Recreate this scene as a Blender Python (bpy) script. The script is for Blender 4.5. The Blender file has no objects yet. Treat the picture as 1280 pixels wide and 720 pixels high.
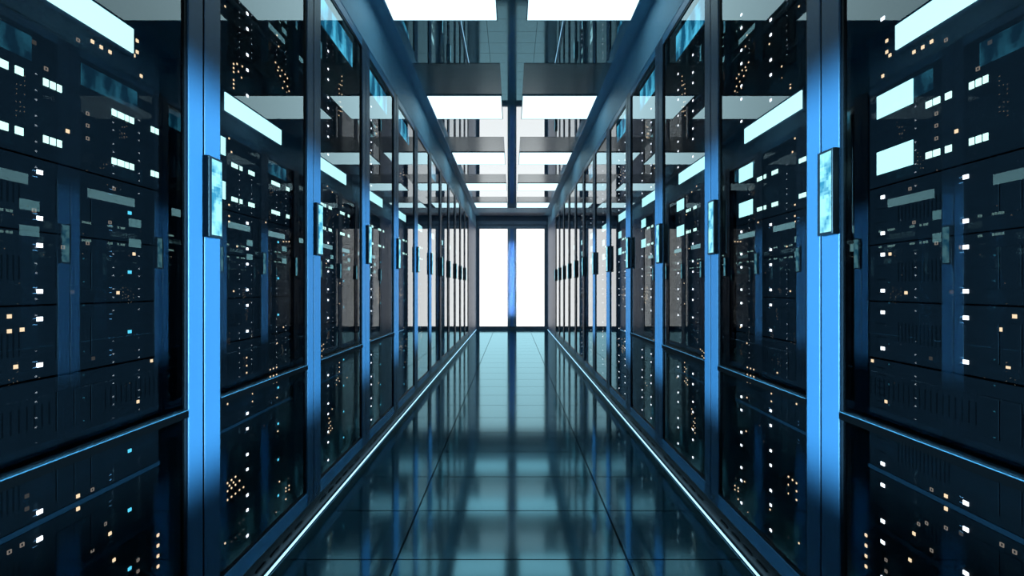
import bpy, bmesh, math, random
from mathutils import Vector, Matrix
random.seed(7)
R = math.radians
SC = bpy.context.scene
COL = SC.collection

# ---------------------------------------------------------------- dimensions (metres)
F = 640.0            # focal length in pixels (18 mm lens, 36 mm sensor, 1280 px)
W = 0.9              # half width of the aisle
P = 0.83             # cabinet pitch
EYE = 1.0485         # eye height above the floor
H = 1.815            # ceiling above the eye
YE = 12.96           # end wall
NB = 12              # cabinets per row
FACE = 0.0765        # server faces behind the door plane
Y0 = 0.8 * P         # near end of the first cabinet
YR = Y0 + NB * P     # end of the rows
def Z(z): return z + EYE

# ---------------------------------------------------------------- materials
MATS = {}
def new_mat(name):
    m = bpy.data.materials.new(name); m.use_nodes = True
    nt = m.node_tree; nt.nodes.clear()
    out = nt.nodes.new('ShaderNodeOutputMaterial')
    MATS[name] = m
    return m, nt, out
def N(nt, t, **kw):
    n = nt.nodes.new(t)
    for k, v in kw.items(): setattr(n, k, v)
    return n
def math_node(nt, op, a, b=None, c=None):
    n = N(nt, 'ShaderNodeMath', operation=op)
    for i, v in enumerate((a, b, c)):
        if v is None: continue
        if isinstance(v, (int, float)): n.inputs[i].default_value = v
        else: nt.links.new(v, n.inputs[i])
    return n.outputs[0]
def pbr(name, col, rough=0.5, metal=0.0, spec=0.5, noise=0.0, scale=6.0, stretch=(1, 1, 1), rnoise=0.0):
    m, nt, out = new_mat(name)
    b = N(nt, 'ShaderNodeBsdfPrincipled')
    b.inputs['Base Color'].default_value = (*col, 1)
    b.inputs['Roughness'].default_value = rough
    b.inputs['Metallic'].default_value = metal
    b.inputs['Specular IOR Level'].default_value = spec
    tc = N(nt, 'ShaderNodeTexCoord'); mp = N(nt, 'ShaderNodeMapping')
    mp.inputs['Scale'].default_value = stretch
    nz = N(nt, 'ShaderNodeTexNoise'); nz.inputs['Scale'].default_value = scale; nz.inputs['Detail'].default_value = 3
    nt.links.new(tc.outputs['Object'], mp.inputs['Vector']); nt.links.new(mp.outputs[0], nz.inputs['Vector'])
    if noise:
        mx = N(nt, 'ShaderNodeMix', data_type='RGBA')
        mx.inputs[6].default_value = (*[c * (1 - noise) for c in col], 1)
        mx.inputs[7].default_value = (*[min(1, c * (1 + noise)) for c in col], 1)
        nt.links.new(nz.outputs['Fac'], mx.inputs[0]); nt.links.new(mx.outputs[2], b.inputs['Base Color'])
    if rnoise:
        r = math_node(nt, 'MULTIPLY_ADD', nz.outputs['Fac'], rnoise, rough - rnoise / 2)
        nt.links.new(r, b.inputs['Roughness'])
    nt.links.new(b.outputs[0], out.inputs[0])
    return m
def emit(name, col, strength, sample=False):
    m, nt, out = new_mat(name)
    e = N(nt, 'ShaderNodeEmission')
    e.inputs[0].default_value = (*col, 1); e.inputs[1].default_value = strength
    nt.links.new(e.outputs[0], out.inputs[0])
    if not sample: m.cycles.emission_sampling = 'NONE'
    return m

rail_blue = pbr('blue_door_rail', (0.055, 0.21, 0.38), 0.42, 0.1, 0.5, 0.10, 3.0)
frame_blue = pbr('blue_frame_paint', (0.018, 0.064, 0.125), 0.45, 0.05, 0.5, 0.10, 3.0, (1, 1, 0.6))
inner_blue = pbr('inner_blue_steel', (0.005, 0.015, 0.032), 0.45, 0.0, 0.10, 0.1, 4.0)
fascia_mat = pbr('fascia_blue_steel', (0.17, 0.36, 0.50), 0.55, 0.1, 0.3, 0.10, 1.3, (1, 1, 3))
closed_blue = pbr('closed_panel_blue', (0.04, 0.12, 0.25), 0.45, 0.2, 0.5, 0.1, 2.0)
dark_metal = pbr('black_steel', (0.003, 0.004, 0.006), 0.45, 0.0, 0.06, 0.2, 8.0)
black_plastic = pbr('black_plastic', (0.004, 0.006, 0.009), 0.4, 0, 0.2, 0.2, 20.0)
server_face = pbr('server_faceplate', (0.0017, 0.0017, 0.0020), 0.5, 0.0, 0.03, 0.3, 14.0, (1, 1, 4))
slot_mat = pbr('server_slots', (0.0006, 0.0006, 0.0008), 0.6, 0, 0.02)
tick_mat = pbr('port_ticks', (0.08, 0.085, 0.10), 0.5)
rail_metal = pbr('door_rail_metal', (0.20, 0.50, 0.78), 0.3, 0.3, 0.5, 0.08, 10)
lip_highlight = pbr('rail_lip_highlight', (0.035, 0.09, 0.13), 0.3, 0.1)
lip_blue = pbr('shelf_lip_blue', (0.0022, 0.0065, 0.010), 0.55, 0.0, 0.08)
wall_mat = pbr('dark_blue_wall', (0.02, 0.035, 0.06), 0.5, 0, 0.4, 0.1, 2)
end_frame = pbr('end_frame_steel', (0.36, 0.42, 0.52), 0.35, 0.3, 0.5, 0.08, 3)
end_header = pbr('end_header_steel', (0.20, 0.24, 0.30), 0.35, 0.3, 0.5, 0.08, 3)
end_post = pbr('end_post_blue', (0.16, 0.33, 0.72), 0.35, 0.2, 0.5, 0.08, 3)
lamp_frame = pbr('lamp_frame', (0.30, 0.40, 0.45), 0.35, 0.3)

white_led = emit('white_led', (0.92, 0.96, 1.0), 3.2)
cyan_led = emit('cyan_led', (0.12, 0.75, 1.0), 1.3)
warm_led = emit('warm_led', (1.0, 0.70, 0.42), 1.5)
dim_led = emit('dim_led', (0.6, 0.55, 0.5), 0.10)
ring_led = emit('ring_led', (1.0, 0.80, 0.65), 0.26)
green_led = emit('green_led', (0.62, 1.0, 0.86), 2.0)
big_led = emit('panel_screen_glow', (0.50, 1.0, 1.0), 1.9)
bar_led = emit('light_bar_glow', (0.55, 1.0, 1.0), 1.9)
floor_led = emit('floor_strip_glow', (0.36, 0.72, 1.0), 1.9)
ceil_glow = emit('ceiling_diffuser_glow', (0.62, 0.92, 1.0), 1.75, True)
window_glow = emit('frosted_window_glow', (1.0, 0.99, 0.97), 1.4, True)

def patchy_glow_mat(name, scale, stretch, lo, hi, s):
    """glowing display or painted cyan reflection, blocky light and dark patches"""
    m, nt, out = new_mat(name)
    tc = N(nt, 'ShaderNodeTexCoord'); mp = N(nt, 'ShaderNodeMapping')
    mp.inputs['Scale'].default_value = stretch
    nt.links.new(tc.outputs['Object'], mp.inputs['Vector'])
    sn = N(nt, 'ShaderNodeVectorMath', operation='SNAP'); sn.inputs[1].default_value = (0.12, 0.12, 0.12)
    nt.links.new(mp.outputs[0], sn.inputs[0])
    n1 = N(nt, 'ShaderNodeTexNoise'); n1.inputs['Scale'].default_value = scale; n1.inputs['Detail'].default_value = 4
    n2 = N(nt, 'ShaderNodeTexNoise'); n2.inputs['Scale'].default_value = scale * 0.6; n2.inputs['Detail'].default_value = 5
    nt.links.new(sn.outputs[0], n1.inputs['Vector']); nt.links.new(mp.outputs[0], n2.inputs['Vector'])
    f = math_node(nt, 'MULTIPLY_ADD', n1.outputs['Fac'], 0.5, math_node(nt, 'MULTIPLY', n2.outputs['Fac'], 0.5))
    r = N(nt, 'ShaderNodeValToRGB')
    r.color_ramp.elements[0].position = 0.44; r.color_ramp.elements[0].color = (*lo, 1)
    r.color_ramp.elements[1].position = 0.56; r.color_ramp.elements[1].color = (*hi, 1)
    nt.links.new(f, r.inputs[0])
    e = N(nt, 'ShaderNodeEmission'); e.inputs[1].default_value = s
    nt.links.new(r.outputs[0], e.inputs[0]); nt.links.new(e.outputs[0], out.inputs[0])
    m.cycles.emission_sampling = 'NONE'
    return m
handle_screen = patchy_glow_mat('handle_display_glow', 2.2, (12, 12, 12), (0.05, 0.36, 0.62), (0.42, 1.1, 1.25), 1.1)
cyan_reflection = patchy_glow_mat('header_display_glow', 1.3, (9, 4, 4), (0.01, 0.12, 0.22), (0.12, 0.72, 1.0), 1.2)  # cyan ceiling reflection painted as a patchy glow

def glass_mat(name, glossy=(0.92, 0.97, 1.0), clear=(0.86, 0.91, 0.95), ior=1.5):
    """clear sheet glass: the two faces' Fresnel reflection together, light goes straight through the rest"""
    m, nt, out = new_mat(name)
    fr = N(nt, 'ShaderNodeFresnel'); fr.inputs[0].default_value = ior
    geo = N(nt, 'ShaderNodeNewGeometry')
    two = math_node(nt, 'DIVIDE', math_node(nt, 'MULTIPLY', fr.outputs[0], 2.0), math_node(nt, 'ADD', fr.outputs[0], 1.0))
    front = math_node(nt, 'SUBTRACT', 1.0, geo.outputs['Backfacing'])
    fac = math_node(nt, 'MULTIPLY', math_node(nt, 'MULTIPLY', two, 0.86), front)
    t = N(nt, 'ShaderNodeBsdfTransparent'); g = N(nt, 'ShaderNodeBsdfGlossy')
    t.inputs[0].default_value = (*clear, 1)
    g.inputs['Color'].default_value = (*glossy, 1); g.inputs['Roughness'].default_value = 0.0
    mx = N(nt, 'ShaderNodeMixShader')
    nt.links.new(fac, mx.inputs[0]); nt.links.new(t.outputs[0], mx.inputs[1]); nt.links.new(g.outputs[0], mx.inputs[2])
    nt.links.new(mx.outputs[0], out.inputs[0])
    return m
glass = glass_mat('door_glass')

def mirror_tile(name, base, tint, f0, rough, joints=None, rn=0.0):
    """polished tile: coloured base under a reflecting polish; joints = (x spacing, x offset, y spacing, y offset, width)"""
    m, nt, out = new_mat(name)
    d = N(nt, 'ShaderNodeBsdfDiffuse'); g = N(nt, 'ShaderNodeBsdfGlossy')
    g.inputs['Color'].default_value = (*tint, 1); g.inputs['Roughness'].default_value = rough
    tc = N(nt, 'ShaderNodeTexCoord')
    fr = N(nt, 'ShaderNodeFresnel'); fr.inputs[0].default_value = 1.5
    fac = math_node(nt, 'MULTIPLY_ADD', fr.outputs[0], 1 - f0, f0)
    nz = N(nt, 'ShaderNodeTexNoise'); nz.inputs['Scale'].default_value = 1.7; nz.inputs['Detail'].default_value = 5
    nt.links.new(tc.outputs['Object'], nz.inputs['Vector'])
    if rn:
        nt.links.new(math_node(nt, 'MULTIPLY_ADD', nz.outputs['Fac'], rn, rough - rn / 2), g.inputs['Roughness'])
    mxc = N(nt, 'ShaderNodeMix', data_type='RGBA')
    mxc.inputs[6].default_value = (*[c * 0.8 for c in base], 1); mxc.inputs[7].default_value = (*[c * 1.2 for c in base], 1)
    nt.links.new(nz.outputs['Fac'], mxc.inputs[0]); nt.links.new(mxc.outputs[2], d.inputs[0])
    if joints:
        sx, ox, sy, oy, w = joints
        sep = N(nt, 'ShaderNodeSeparateXYZ'); nt.links.new(tc.outputs['Object'], sep.inputs[0])
        ax = math_node(nt, 'ABSOLUTE', sep.outputs[0])
        def line(v, s, o):
            k = math_node(nt, 'FLOORED_MODULO', math_node(nt, 'ADD', v, -o + s / 2), s)
            return math_node(nt, 'LESS_THAN', math_node(nt, 'ABSOLUTE', math_node(nt, 'SUBTRACT', k, s / 2)), w / 2)
        j = math_node(nt, 'MAXIMUM', line(ax, sx, ox), line(sep.outputs[1], sy, oy))
        keep = math_node(nt, 'MULTIPLY_ADD', j, -0.85, 1.0)
        fac = math_node(nt, 'MULTIPLY', fac, keep)
        mj = N(nt, 'ShaderNodeMix', data_type='RGBA'); mj.inputs[7].default_value = (0.002, 0.003, 0.004, 1)
        nt.links.new(j, mj.inputs[0]); nt.links.new(mxc.outputs[2], mj.inputs[6]); nt.links.new(mj.outputs[2], d.inputs[0])
    mx = N(nt, 'ShaderNodeMixShader')
    nt.links.new(fac, mx.inputs[0]); nt.links.new(d.outputs[0], mx.inputs[1]); nt.links.new(g.outputs[0], mx.inputs[2])
    nt.links.new(mx.outputs[0], out.inputs[0])
    return m
floor_mat = mirror_tile('polished_floor_tile', (0.012, 0.035, 0.045), (0.42, 0.84, 1.0), 0.14, 0.09,
                        (0.89, 0.445, 0.433, 1.977, 0.008), 0.04)
ceil_glossy = mirror_tile('ceiling_glass_tile', (0.12, 0.17, 0.18), (0.90, 0.96, 1.0), 0.58, 0.0)
ceil_rough = mirror_tile('ceiling_satin_tile', (0.035, 0.045, 0.05), (0.75, 0.82, 0.86), 0.18, 0.22)
ceil_gap = pbr('ceiling_gap', (0.004, 0.006, 0.008), 0.6)

# ---------------------------------------------------------------- mesh helpers
class MB:
    """collects shapes into one mesh object; every shape may carry its own material slot"""
    def __init__(self): self.bm = bmesh.new(); self.mats = []
    def slot(self, m):
        if m not in self.mats: self.mats.append(m)
        return self.mats.index(m)
    def box(self, x0, x1, y0, y1, z0, z1, m, bevel=0.0):
        b = bmesh.new()
        bmesh.ops.create_cube(b, size=1.0)
        for v in b.verts:
            v.co = Vector(((x0 + x1) / 2 + v.co.x * (x1 - x0), (y0 + y1) / 2 + v.co.y * (y1 - y0), (z0 + z1) / 2 + v.co.z * (z1 - z0)))
        if bevel:
            bmesh.ops.bevel(b, geom=list(b.edges), offset=bevel, segments=2, profile=0.5, affect='EDGES')
        k = self.slot(m)
        for f in b.faces: f.material_index = k
        self.merge(b)
        return self
    def prism(self, pts, y0, y1, m):
        """outline in x-z, pushed from y0 to y1"""
        b = bmesh.new()
        a = [b.verts.new((p[0], y0, p[1])) for p in pts]; c = [b.verts.new((p[0], y1, p[1])) for p in pts]
        b.faces.new(a); b.faces.new(list(reversed(c)))
        n = len(pts)
        for i in range(n): b.faces.new((a[(i + 1) % n], a[i], c[i], c[(i + 1) % n]))
        bmesh.ops.recalc_face_normals(b, faces=b.faces)
        k = self.slot(m)
        for f in b.faces: f.material_index = k
        self.merge(b)
        return self
    def ring(self, x, z, s, t, y0, y1, m):
        for (a, b_, c, d) in ((x - s, x + s, z + s - t, z + s), (x - s, x + s, z - s, z - s + t),
                              (x - s, x - s + t, z - s + t, z + s - t), (x + s - t, x + s, z - s + t, z + s - t)):
            self.box(a, b_, y0, y1, c, d, m)
        return self
    def merge(self, b):
        me = bpy.data.meshes.new('tmp'); b.to_mesh(me); b.free(); self.bm.from_mesh(me); bpy.data.meshes.remove(me)
    def build(self, name, parent=None, loc=None):
        me = bpy.data.meshes.new(name); self.bm.to_mesh(me); self.bm.free()
        for m in self.mats: me.materials.append(m)
        o = bpy.data.objects.new(name, me); COL.objects.link(o)
        if parent: o.parent = parent
        if loc: o.location = loc
        return o
def tag(o, label=None, cat=None, group=None, kind=None):
    for k, v in (('label', label), ('category', cat), ('group', group), ('kind', kind)):
        if v: o[k] = v
    return o
def empty(name, loc=(0, 0, 0), rz=0.0):
    o = bpy.data.objects.new(name, None); COL.objects.link(o)
    o.location = loc; o.rotation_euler = (0, 0, rz); o.empty_display_size = 0.1
    return o
def children(o): return [c for c in COL.objects if c.parent == o]
def copy_tree(o, kids, parent=None):
    c = o.copy(); COL.objects.link(c); c.parent = parent
    for ch in kids.get(o.name, []): copy_tree(ch, kids, c)
    return c
ORD = ['nearest', 'second', 'third', 'fourth', 'fifth', 'sixth', 'seventh', 'eighth', 'ninth', 'tenth', 'eleventh', 'farthest']
UP = ['lowest', 'second', 'third', 'fourth', 'fifth', 'sixth', 'seventh', 'eighth', 'ninth', 'tenth', 'eleventh', 'twelfth']

# ---------------------------------------------------------------- setting
YB = -1.6   # the aisle goes on a little behind the viewer
XW = 1.97
fl = MB().box(-XW, XW, YB, YE + 0.25, -0.12, 0.0, floor_mat).build('floor'); tag(fl, kind='structure')

cm = MB()
zc = Z(H)
TL = 0.6722; PER = 3 * TL; XP = 0.807; XC = 0.0965
S0 = 4.813 - PER * 3
edges = []
y = S0
while y < 11.6:
    for k, mt in ((0, ceil_gap), (1, ceil_glossy), (2, ceil_rough)):
        a, b = y + k * TL, y + (k + 1) * TL
        a2, b2 = max(a, YB), min(b, 11.6)
        if b2 > a2:
            for s in (-1, 1):
                xs = sorted((s * XC, s * XP))
                cm.box(xs[0], xs[1], a2, b2 - 0.010 if k == 1 else b2, zc, zc + 0.12, mt)
                if k == 1 and b2 == b: cm.box(xs[0], xs[1], b2 - 0.010, b2, zc + 0.004, zc + 0.12, ceil_gap)
    y += PER
cm.box(-XC, XC, YB, 11.6, zc, zc + 0.12, ceil_glossy)
cm.box(-XP, XP, 11.6, 12.3, zc, zc + 0.12, fascia_mat)
cm.box(-XP, XP, 12.3, YE + 0.25, zc, zc + 0.12, end_header)
for s in (-1, 1):
    xs = sorted((s * XP, s * XW)); cm.box(xs[0], xs[1], YB, YE + 0.25, zc, zc + 0.12, fascia_mat)
    xs = sorted((s * XP, s * (XP + 0.006))); cm.box(xs[0], xs[1], YB, 12.3, zc - 0.006, zc + 0.001, rail_metal)
tag(cm.build('ceiling'), kind='structure')

for s, side in ((-1, 'left'), (1, 'right')):
    xs = sorted((s * XW, s * (XW + 0.1)))
    tag(MB().box(xs[0], xs[1], YB, YE + 0.25, -0.12, Z(H) + 0.12, wall_mat).build('wall_' + side), kind='structure')
# fascia boards over the rows and the closed panels beyond them
for i, s in enumerate((-1, 1)):
    m = MB()
    xs = sorted((s * W, s * (W + 0.06)))
    m.box(xs[0], xs[1], YB, YE, Z(1.508), Z(H) - 0.001, fascia_mat)
    tag(m.build('trim_%d' % (i + 1)), kind='structure')
    m = MB()
    ys = YR + 0.012
    xs = sorted((s * W, s * (W + 0.08)))
    while ys < YE - 0.1:
        ye = min(ys + 0.58, YE)
        m.box(xs[0], xs[1], ys, ye - 0.006, 0.0, Z(1.507), closed_blue, 0.004)
        ys = ye
    tag(m.build('trim_%d' % (i + 3)), kind='structure')

# end wall: frame with two bright frosted windows
m = MB()
m.box(-XW, -0.822, YE, YE + 0.14, 0, Z(H), end_header)
m.box(0.822, XW, YE, YE + 0.14, 0, Z(H), end_header)
m.box(-0.822, 0.822, YE, YE + 0.14, Z(1.498), Z(H), end_header)
m.box(-0.822, 0.822, YE, YE + 0.14, 0, Z(-0.972), end_header)
m.box(-0.9, 0.9, YE - 0.04, YE, Z(1.60), Z(1.70), end_frame, 0.004)
m.box(-0.86, 0.86, YE - 0.03, YE, Z(1.50), Z(1.575), end_frame, 0.004)
tag(m.build('wall_back'), kind='structure')
m = MB()
m.box(-0.112, 0.112, YE - 0.03, YE + 0.10, Z(-0.972), Z(1.498), end_frame, 0.004)
m.box(-0.045, 0.045, YE - 0.055, YE - 0.028, Z(-0.972), Z(1.498), end_post, 0.006)
tag(m.build('trim_5'), kind='structure')
for i, s in enumerate((-1, 1)):
    xs = sorted((s * 0.112, s * 0.822))
    w = MB().box(xs[0], xs[1], YE + 0.06, YE + 0.075, Z(-0.972), Z(1.498), window_glow).build('window_%d' % (i + 1))
    tag(w, kind='structure')

# ceiling lights
k = 0
y = S0
n = 0
while y < 11.5:
    for s, side in ((-1, 'left'), (1, 'right')):
        if y + TL > YB + 0.1:
            xs = sorted((s * (XC + 0.001), s * (XP - 0.001)))
            y1 = y + TL - 0.003
            root = empty('ceiling_light', ((xs[0] + xs[1]) / 2, (y + y1) / 2, zc))
            hx, hy = (xs[1] - xs[0]) / 2, (TL - 0.003) / 2
            f = MB()
            for (a, b, c, d) in ((-hx, hx, -hy, -hy + 0.008), (-hx, hx, hy - 0.008, hy), (-hx, -hx + 0.006, -hy, hy), (hx - 0.006, hx, -hy, hy)):
                f.box(a, b, c, d, -0.008, -0.0005, lamp_frame)
            f.build('lamp_frame', root)
            MB().box(-hx + 0.006, hx - 0.006, -hy + 0.008, hy - 0.008, -0.006, -0.0005, ceil_glow).build('diffuser', root)
            ordw = ['behind the viewer', 'over the viewer', 'nearest in view', 'second', 'third', 'fourth', 'farthest away']
            tag(root, 'white ceiling light panel over the %s half of the aisle, %s' % (side, ordw[min(n, 6)]),
                'ceiling light', 'ceiling light panels')
    y += PER; n += 1

# glowing strips in the floor at the foot of the rows
for s, side in ((-1, 'left'), (1, 'right')):
    L = YE - YB - 0.1
    root = empty('floor_light_strip', (s * 0.899, YB, 0.0))
    xa = sorted((0, -s * 0.012))
    MB().box(xa[0], xa[1], 0, L, 0.0005, 0.004, dark_metal).build('channel', root)
    xb = sorted((-s * 0.002, -s * 0.011))
    MB().box(xb[0], xb[1], 0.01, L - 0.01, 0.004, 0.007, floor_led).build('light_strip', root)
    tag(root, 'thin glowing blue white light strip along the foot of the %s cabinet row' % side, 'light strip', 'floor light strips')

# ---------------------------------------------------------------- cabinet (local: x across, y into the cabinet, z up)
def make_cabinet(hx):
    root = empty('server_cabinet')
    zt = Z(1.507)
    D = 1.03
    b = MB()
    b.box(0.003, 0.016, 0.034, D, Z(-0.962), zt, inner_blue)
    b.box(P - 0.016, P - 0.003, 0.034, D, Z(-0.962), zt, inner_blue)
    b.box(0.016, P - 0.016, D - 0.012, D, Z(-0.962), zt, dark_metal)
    b.box(0.016, P - 0.016, 0.034, D - 0.012, zt - 0.016, zt, dark_metal)
    b.box(0.016, P - 0.016, 0.034, D - 0.012, Z(-0.962), Z(-0.944), dark_metal)
    b.build('cabinet_body', root)
    pl = MB().box(0.001, P - 0.001, 0.006, D, 0.0, Z(-0.963), black_plastic)
    for i in range(6):
        pl.box(0.10 + i * 0.11, 0.17 + i * 0.11, 0.004, 0.007, 0.035, 0.043, dark_metal)
    pl.build('plinth', root)
    for (x0, x1) in ((0.034, 0.066), (P - 0.066, P - 0.034)):
        r = MB().box(x0, x1, FACE + 0.002, FACE + 0.03, Z(-0.944), zt - 0.017, inner_blue, 0.002)
        for i in range(30):
            zz = Z(-0.92) + i * 0.08
            r.box((x0 + x1) / 2 - 0.004, (x0 + x1) / 2 + 0.004, FACE, FACE + 0.003, zz, zz + 0.008, slot_mat)
        r.build('rack_rail', root)
    f = MB()
    g0, g1 = 0.086, P - 0.070
    f.box(0.0006, 0.0042, 0.0008, 0.028, Z(-0.963), zt, slot_mat)
    f.box(0.0040, g0, 0.0, 0.030, Z(-0.963), zt, frame_blue, 0.0025)
    f.box(g1, P - 0.0022, 0.0, 0.030, Z(-0.963), zt, frame_blue, 0.0025)
    f.box(g0 - 0.002, g1 + 0.002, 0.0015, 0.030, Z(1.458), zt, rail_blue, 0.002)
    f.box(g0 - 0.002, g1 + 0.002, 0.0015, 0.030, Z(-0.963), Z(-0.904), rail_blue, 0.002)
    # dark sealing strip round the glass
    for (a, b_, c, d) in ((g0, g0 + 0.010, Z(-0.904), Z(1.458)), (g1 - 0.010, g1, Z(-0.904), Z(1.458)),
                          (g0 + 0.010, g1 - 0.010, Z(1.448), Z(1.458)), (g0 + 0.010, g1 - 0.010, Z(-0.904), Z(-0.896))):
        f.box(a, b_, 0.005, 0.026, c, d, black_plastic)
    door = f.build('door_frame', root)
    MB().box(g0 + 0.010, g1 - 0.010, 0.010, 0.016, Z(-0.896), Z(1.448), glass).build('glass_pane', door)
    mr = MB()
    mr.box(g0 + 0.001, g1 - 0.001, -0.003, 0.009, Z(-0.360), Z(-0.3395), slot_mat, 0.002)
    mr.box(g0 + 0.001, g1 - 0.001, -0.004, 0.009, Z(-0.3395), Z(-0.3370), lip_highlight, 0.0008)  # paler lip colour paints the lit top edge of the rail
    mr.build('middle_rail', door)
    h = MB()
    za, zb = Z(0.149), Z(0.388)
    h.box(hx, hx + 0.072, -0.0185, 0.0, za, zb, black_plastic, 0.003)
    hh = h.build('door_handle', root)
    MB().box(hx + 0.016, hx + 0.066, -0.0195, -0.018, za + 0.008, zb - 0.008, handle_screen).build('screen_or_glow_face', hh)
    tag(hh, 'black handle with a glowing cyan touch display')
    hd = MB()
    hd.box(0.20, P - 0.12, 0.045, 0.075, Z(1.295), Z(1.455), black_plastic, 0.003)  # added glowing panel standing in for a cyan ceiling reflection, no real display
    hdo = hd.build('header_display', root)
    MB().box(0.208, P - 0.128, 0.0435, 0.0455, Z(1.305), Z(1.447), cyan_reflection).build('screen_or_glow_face', hdo)
    return root

# ---------------------------------------------------------------- units inside the cabinets
X0, X1 = 0.070, P - 0.070       # unit width in cabinet coordinates
LED = -0.0022                   # lights stand this far proud of the faceplate (local y)
def faceplate(mb, z0, z1, kind):
    """local x as in the cabinet, y = 0 at the face, z from the unit's bottom"""
    hgt = z1 - z0
    mb.box(X0, X1, 0.0, 0.018, 0.001, hgt - 0.001, server_face, 0.0015)
    mb.box(X0 + 0.01, X1 - 0.01, 0.018, 0.62, 0.004, hgt - 0.004, dark_metal)
    if kind in ('server', 'vent'):
        n = 4 if kind == 'server' else 7
        for i in range(n):
            zz = 0.022 + i * (hgt - 0.044) / max(1, n - 1)
            mb.box(X0 + 0.055, X0 + 0.085, -0.0008, 0.001, zz - 0.0015, zz + 0.0015, slot_mat)
        for c in ((0.455, 0.468), (0.694, 0.704)) if kind == 'server' else ():
            for zz in (0.024, 0.036, 0.112, 0.124):
                mb.box(c[0] * P, c[1] * P, -0.001, 0.001, zz - 0.0006, zz + 0.0006, tick_mat)
        a, b_ = (0.24, 0.42) if kind == 'server' else (0.12, 0.90)
        k = 14 if kind == 'server' else 40
        for i in range(k):
            xx = (a + (b_ - a) * i / (k - 1)) * P
            mb.box(xx, xx + 0.003, -0.0006, 0.001, hgt * 0.34, hgt * 0.66, slot_mat)
        for i in range(3):
            xx = 0.52 * P + i * 0.045
            mb.box(xx, xx + 0.038, -0.0025, 0.001, hgt * 0.22, hgt * 0.78, server_face, 0.001)
    if kind == 'server' and (z0 < -.45 or z0 > .7):
        mb.box(X0, X1, -0.004, 0.002, 0.001, 0.013, lip_blue, 0.001)
    for xx in (X0 + 0.012, X1 - 0.012):     # screw heads
        for zz in (0.014, hgt - 0.014):
            mb.box(xx - 0.003, xx + 0.003, -0.0015, 0.001, zz - 0.003, zz + 0.003, dark_metal, 0.001)

def light(mb, x, z, w, h, m): mb.box(x - w / 2, x + w / 2, LED, 0.0006, z - h / 2, z + h / 2, m)

SEGS = [(.345, .368), (.371, .395), (.410, .432), (.483, .499), (.502, .519), (.522, .537),
        (.703, .722), (.725, .752), (.755, .770), (.773, .792), (.866, .884), (.887, .903)]
BIG = (.152, .299)

# unit boundaries, heights relative to the eye: (z0, z1, kind)
UNITS = []
for c in (-.866, -.716, -.566, -.415): UNITS.append((c - .0750, c + .0750, 'server'))
UNITS.append((-.3395, -.189, 'vent'))
for c in (-.1115, .0405, .1915): UNITS.append((c - .0755, c + .0755, 'server'))
UNITS.append((.268, .545, 'control'))
UNITS.append((.546, .680, 'bar'))
for c in (.756, .907, 1.0585, 1.2095): UNITS.append((c - .0750, c + .0750, 'server'))

# small warm lights read off the photo, (x, y, kind): w lit, o ring, d faint; the same on both rows
def img(pts):
    out = []
    for (px, py, kd) in pts:
        Y = (W + FACE) * F / (F - px); out.append((Y, (360 - py) * Y / F, kd))
    return out
BAY1 = img([(42,53,'d'),(57,86,'o'),(91,52,'d'),(97,50,'o'),(103,60,'d'),(114,66,'d'),(115,52,'w'),(126,59,'w'),(137,65,'w'),
 (171,51,'w'),(171,65,'w'),(167,69,'w'),(176,95,'w'),(84,164,'w'),(109,142,'o'),(109,157,'o'),(109,173,'o'),(142,236,'o'),
 (42,263,'o'),(137,278,'o'),(109,304,'o'),(78,309,'o'),(167,317.5,'w'),(147,366,'w'),(11,395.5,'w'),(11,414,'w'),(27,412,'w'),
 (19,458.5,'w'),(11,478,'o'),(172,447.5,'w'),(189,451,'w'),(172,502,'w'),(90,365,'d'),(116,448,'d'),(97,620,'w'),(97,636,'w'),
 (97,660,'o'),(137,667,'w'),(142,700,'w'),(115,688,'o'),(172,700,'o'),(172,714,'o'),(205,599,'w'),(205,612,'w'),(197,669,'w'),
 (197,682,'w'),(197,695,'w'),(197,708,'w'),(11,670,'o'),(11,690,'o'),(27,662,'o'),(27,681,'o'),(115,612,'o'),(121,654,'o'),
 (131,655,'o'),(57,648,'o'),(78,667,'d'),(33,620,'d'),(33,636,'d'),(205,48,'w')])
B2 = [(281,8,'w'),(286,173,'w'),(289,190,'w'),(296,308,'w'),(332,278,'w'),(323,341,'d'),(291.7,364,'w'),(355.7,371.7,'w'),(362,396,'w'),
 (354,409,'w'),(354,302,'w'),(357.5,302,'w'),(361,302,'w'),(367,367,'w'),(308,447,'w'),(308,457,'w'),(308,466,'w'),(308,475.5,'w'),
 (315.5,492,'w'),(315.5,501.7,'w'),(284,505,'w'),(346,497,'w'),(349,503,'d'),(347,539,'w'),(330,532,'d'),(325,552,'d'),(346,596,'w'),
 (349,602,'w'),(317,637,'w'),(281,679,'w'),(346,429,'w'),(318,55,'w'),(346,44,'w'),(348,58,'w')]
for yy in (256, 263, 270, 277): B2.append((286, yy, 'w'))
for yy in (80, 85, 90, 100, 105, 110): B2.append((291.7, yy, 'w'))
for p in ((296,80),(297.5,89.5),(301.5,97),(302.5,83)): B2.append((*p, 'w'))
for i, xx in enumerate((337.5, 341.5, 345.5)):
    for yy in (462, 471, 480): B2.append((xx, yy - i * 1.4, 'w'))
for p in ((284,604),(289,600),(294,596),(286.5,607),(291.5,603),(299,601),(284,614),(289,610),(294,606),(304,609),(289,621),(294,617),
          (299,612.5),(284,625),(299,654),(304,650),(299,668),(304,662),(294,672),(289,677)): B2.append((*p, 'w' if p[1] < 630 else 'd'))
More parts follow.
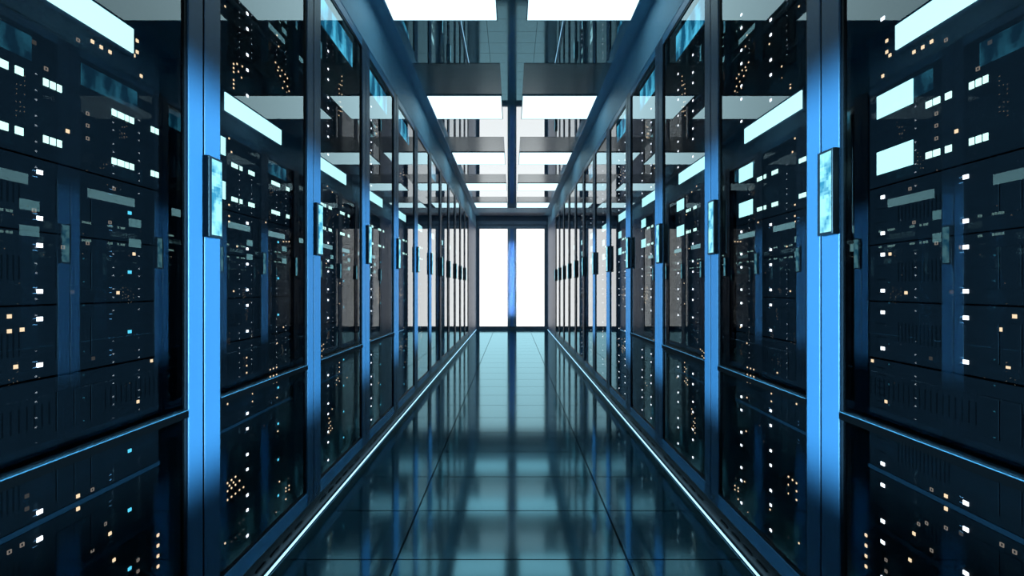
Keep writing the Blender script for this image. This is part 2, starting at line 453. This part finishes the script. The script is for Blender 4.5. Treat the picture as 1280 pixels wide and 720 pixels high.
for p in ((357,610),(361,607),(364,604),(357,614),(361,612),(357,624),(361,626),(365,629),(362,632),(352,636),(345,641),(349,638),
          (343,645),(357,640),(361,643),(358,650),(342,658),(345,656),(366,606),(360,598),(365,629)): B2.append((*p, 'w' if p[0] % 2 else 'd'))
for p in ((344,78),(348,84),(352,88),(356,93),(359,98),(350,95),(355,102),(359,108),(361,114),(347,88),(353,110),(358,116)): B2.append((*p, 'w'))
BAY2 = img(B2)

def warm_for(bay, side):
    """small lights of one cabinet as (cabinet x, z, kind)"""
    if bay == 0: src = [(Y - Y0, z, k) for Y, z, k in BAY1]
    elif bay == 1: src = [(Y - Y0 - P, z, k) for Y, z, k in BAY2]
    else:
        rnd = random.Random(100 + bay)
        src = []
        for _ in range(26): src.append((rnd.uniform(.10, .74), rnd.uniform(-.9, 1.25), rnd.choice('wwd')))
        for _ in range(5):
            cx, cz = rnd.uniform(.15, .68), rnd.choice((-.8, -.55, -.36, -.1, .95, .8, 1.1)) + rnd.uniform(-.03, .03)
            for i in range(3):
                for j in range(rnd.choice((3, 4, 5))): src.append((cx + i * .024, cz + j * .026 + i * .006, 'w' if rnd.random() < .8 else 'd'))
    out = []
    for x, z, k in src:
        if side > 0: x = P - x
        if X0 + 0.008 < x < X1 - 0.008: out.append((x, z, k))
    return out

protos = {}
def unit_name(kind): return {'server': 'rack_server', 'vent': 'vented_panel', 'control': 'network_switch', 'bar': 'light_bar'}[kind]

def make_unit(bay, side, idx, spec, warm, origin, rz):
    z0, z1, kind = spec
    root_loc = Vector(origin) + Matrix.Rotation(rz, 3, 'Z') @ Vector((0, FACE, 0)); root_loc.z = Z(z0)
    zc_ = (z1 - z0) / 2
    mine = [(x, z - z0, k) for x, z, k in warm if z0 + 0.005 <= z < z1 - 0.005]
    simple = bay >= 4
    lights = []      # (name, mesh maker)
    if kind == 'server':
        for u in (.177, .474):
            for dz in (-.0475, .0475): lights.append(('status_light', u * P, zc_ + dz, .0125, .0088, white_led))
        if z0 < .3: lights.append(('activity_light', .774 * P, zc_, .0105, .0080, cyan_led))
    for x, z, k in mine:
        s = (.0055 if k == 'w' else .0048) if bay else .0078
        lights.append(('indicator_light', x, z, s, s, {'w': warm_led, 'o': ring_led, 'd': dim_led}[k]))
    if kind == 'control':
        for zz in (.430, .311):
            for a, b_ in SEGS: lights.append(('port_light', (a + b_) / 2 * P, zz - z0, (b_ - a) * P - .0022, .0150, green_led))
        for zz in (.480, .331): lights.append(('screen_or_glow_face', (BIG[0] + BIG[1]) / 2 * P, zz - z0, (BIG[1] - BIG[0]) * P, .060, big_led))
    simple_body = MB()
    if kind in protos and not simple:
        body = protos[kind]
    faceplate(simple_body, z0, z1, kind)
    if kind == 'bar':
        simple_body.box(.250 * P, .770 * P, -0.016, 0.002, .040, .118, dark_metal, 0.003)
    def put(mb, l):
        nm, x, z, w, h, m = l
        if m is ring_led: mb.ring(x, z, w / 2, w * 0.13, LED, 0.0006, m)
        else: light(mb, x, z, w, h, m)
    if simple:
        for l in lights: put(simple_body, l)
        if kind == 'bar': simple_body.box(.260 * P, .760 * P, -0.020, -0.014, .0480, .1085, bar_led)
        root = simple_body.build(unit_name(kind), None, root_loc)
        root.rotation_euler = (0, 0, rz)
    else:
        root = empty(unit_name(kind), root_loc, rz)
        simple_body.build('faceplate' if kind != 'bar' else 'housing', root)
        for l in lights:
            mb = MB(); put(mb, l); mb.build(l[0], root)
        if kind == 'bar':
            MB().box(.260 * P, .760 * P, -0.020, -0.014, .0480, .1085, bar_led).build('light_tube', root)
    row = 'left' if side < 0 else 'right'
    where = '%s cabinet of the %s row' % (ORD[bay], row)
    if kind == 'server':
        k = [u for u in UNITS if u[2] == 'server'].index(spec)
        tag(root, 'dark rack server, %s from the floor, in the %s' % (UP[k] if k else 'first', where), 'server', 'rack servers in the cabinets')
    elif kind == 'vent':
        tag(root, 'black slotted blanking panel at rail height in the %s' % where, 'panel', 'vented blanking panels')
    elif kind == 'control':
        tag(root, 'network switch with pale green port lights in the %s' % where, 'network switch', 'network switches')
    else:
        tag(root, 'long glowing cyan white light bar in the %s' % where, 'light bar', 'light bars in the cabinets')
    return root

proto = {-1: make_cabinet(-0.006), 1: make_cabinet(0.014)}
KIDS = {}
for o in COL.objects:
    if o.parent: KIDS.setdefault(o.parent.name, []).append(o)
spare = []
for bay in range(NB):
    for side in (-1, 1):
        ya = Y0 + bay * P
        origin = (-W, ya, 0) if side < 0 else (W, ya + P, 0)
        rz = R(90) if side < 0 else R(-90)
        root = proto[side] if bay == 0 else copy_tree(proto[side], KIDS)
        root.location = origin; root.rotation_euler = (0, 0, rz)
        if bay > 3:
            for o in [c for c in COL.objects if c.name.startswith('middle_rail') and c.parent and c.parent.parent == root]:
                bpy.data.objects.remove(o)
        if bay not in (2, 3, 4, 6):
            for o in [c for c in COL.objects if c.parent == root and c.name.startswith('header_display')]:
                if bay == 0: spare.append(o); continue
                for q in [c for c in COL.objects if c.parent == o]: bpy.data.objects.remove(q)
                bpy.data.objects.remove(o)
        tag(root, 'tall server cabinet with blue frame and glass door, %s of the %s row' % (ORD[bay], 'left' if side < 0 else 'right'),
            'server cabinet', 'server cabinets lining the aisle')
        warm = warm_for(bay, side)
        for i, spec in enumerate(UNITS):
            make_unit(bay, side, i, spec, warm, origin, rz)

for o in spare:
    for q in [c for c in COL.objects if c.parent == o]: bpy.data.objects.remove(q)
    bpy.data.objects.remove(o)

# ---------------------------------------------------------------- added lamps, unseen in the aisle
def area(name, loc, rot, sx, sy, power, col, spread=180):
    l = bpy.data.lights.new(name, 'AREA'); l.shape = 'RECTANGLE'; l.size = sx; l.size_y = sy
    l.energy = power; l.color = col; l.spread = R(spread)
    o = bpy.data.objects.new(name, l); COL.objects.link(o); o.location = loc; o.rotation_euler = rot
    return o
LY = 5.3
for s in (-1, 1):
    # added unseen lamps: narrow blue wash across the aisle onto door frames, facing -s
    for y0, y1, dens in ((0.70, 1.95, 16.5), (1.95, 6.0, 10.5)):
        area('added_blue_wash', (s * 0.86, (y0 + y1) / 2, Z(0.03)), (R(90), 0, R(90) if s > 0 else R(-90)), y1 - y0, 1.12,
             dens * (y1 - y0) * 1.75, (0.27, 0.70, 1.0), 9)

area('added_post_fill', (0, -0.5, Z(0.22)), (R(90), 0, 0), 0.10, 1.80, 0.35, (0.35, 0.60, 1.0), 1)  # added unseen lamp, brightens the centre post of the end wall
w = bpy.data.worlds.new('world'); SC.world = w; w.use_nodes = True
w.node_tree.nodes['Background'].inputs[0].default_value = (0.05, 0.12, 0.2, 1)
w.node_tree.nodes['Background'].inputs[1].default_value = 0.25

# ---------------------------------------------------------------- camera and view
cam = bpy.data.cameras.new('camera'); co = bpy.data.objects.new('camera', cam); COL.objects.link(co)
cam.lens = 18; cam.sensor_width = 36; cam.clip_start = 0.02
co.location = (0, 0, EYE); co.rotation_euler = (R(90), 0, 0)
SC.camera = co
SC.view_settings.view_transform = 'Standard'; SC.view_settings.look = 'None'
SC.view_settings.exposure = 0.0; SC.view_settings.gamma = 1.0
SC.view_settings.use_curve_mapping = False
cy = SC.cycles
cy.max_bounces = 14; cy.glossy_bounces = 9; cy.diffuse_bounces = 3; cy.transparent_max_bounces = 40
cy.transmission_bounces = 8; cy.sample_clamp_indirect = 4.0; cy.use_denoising = True
cy.caustics_reflective = True
cy.use_adaptive_sampling = False
cy.denoising_input_passes = 'RGB'
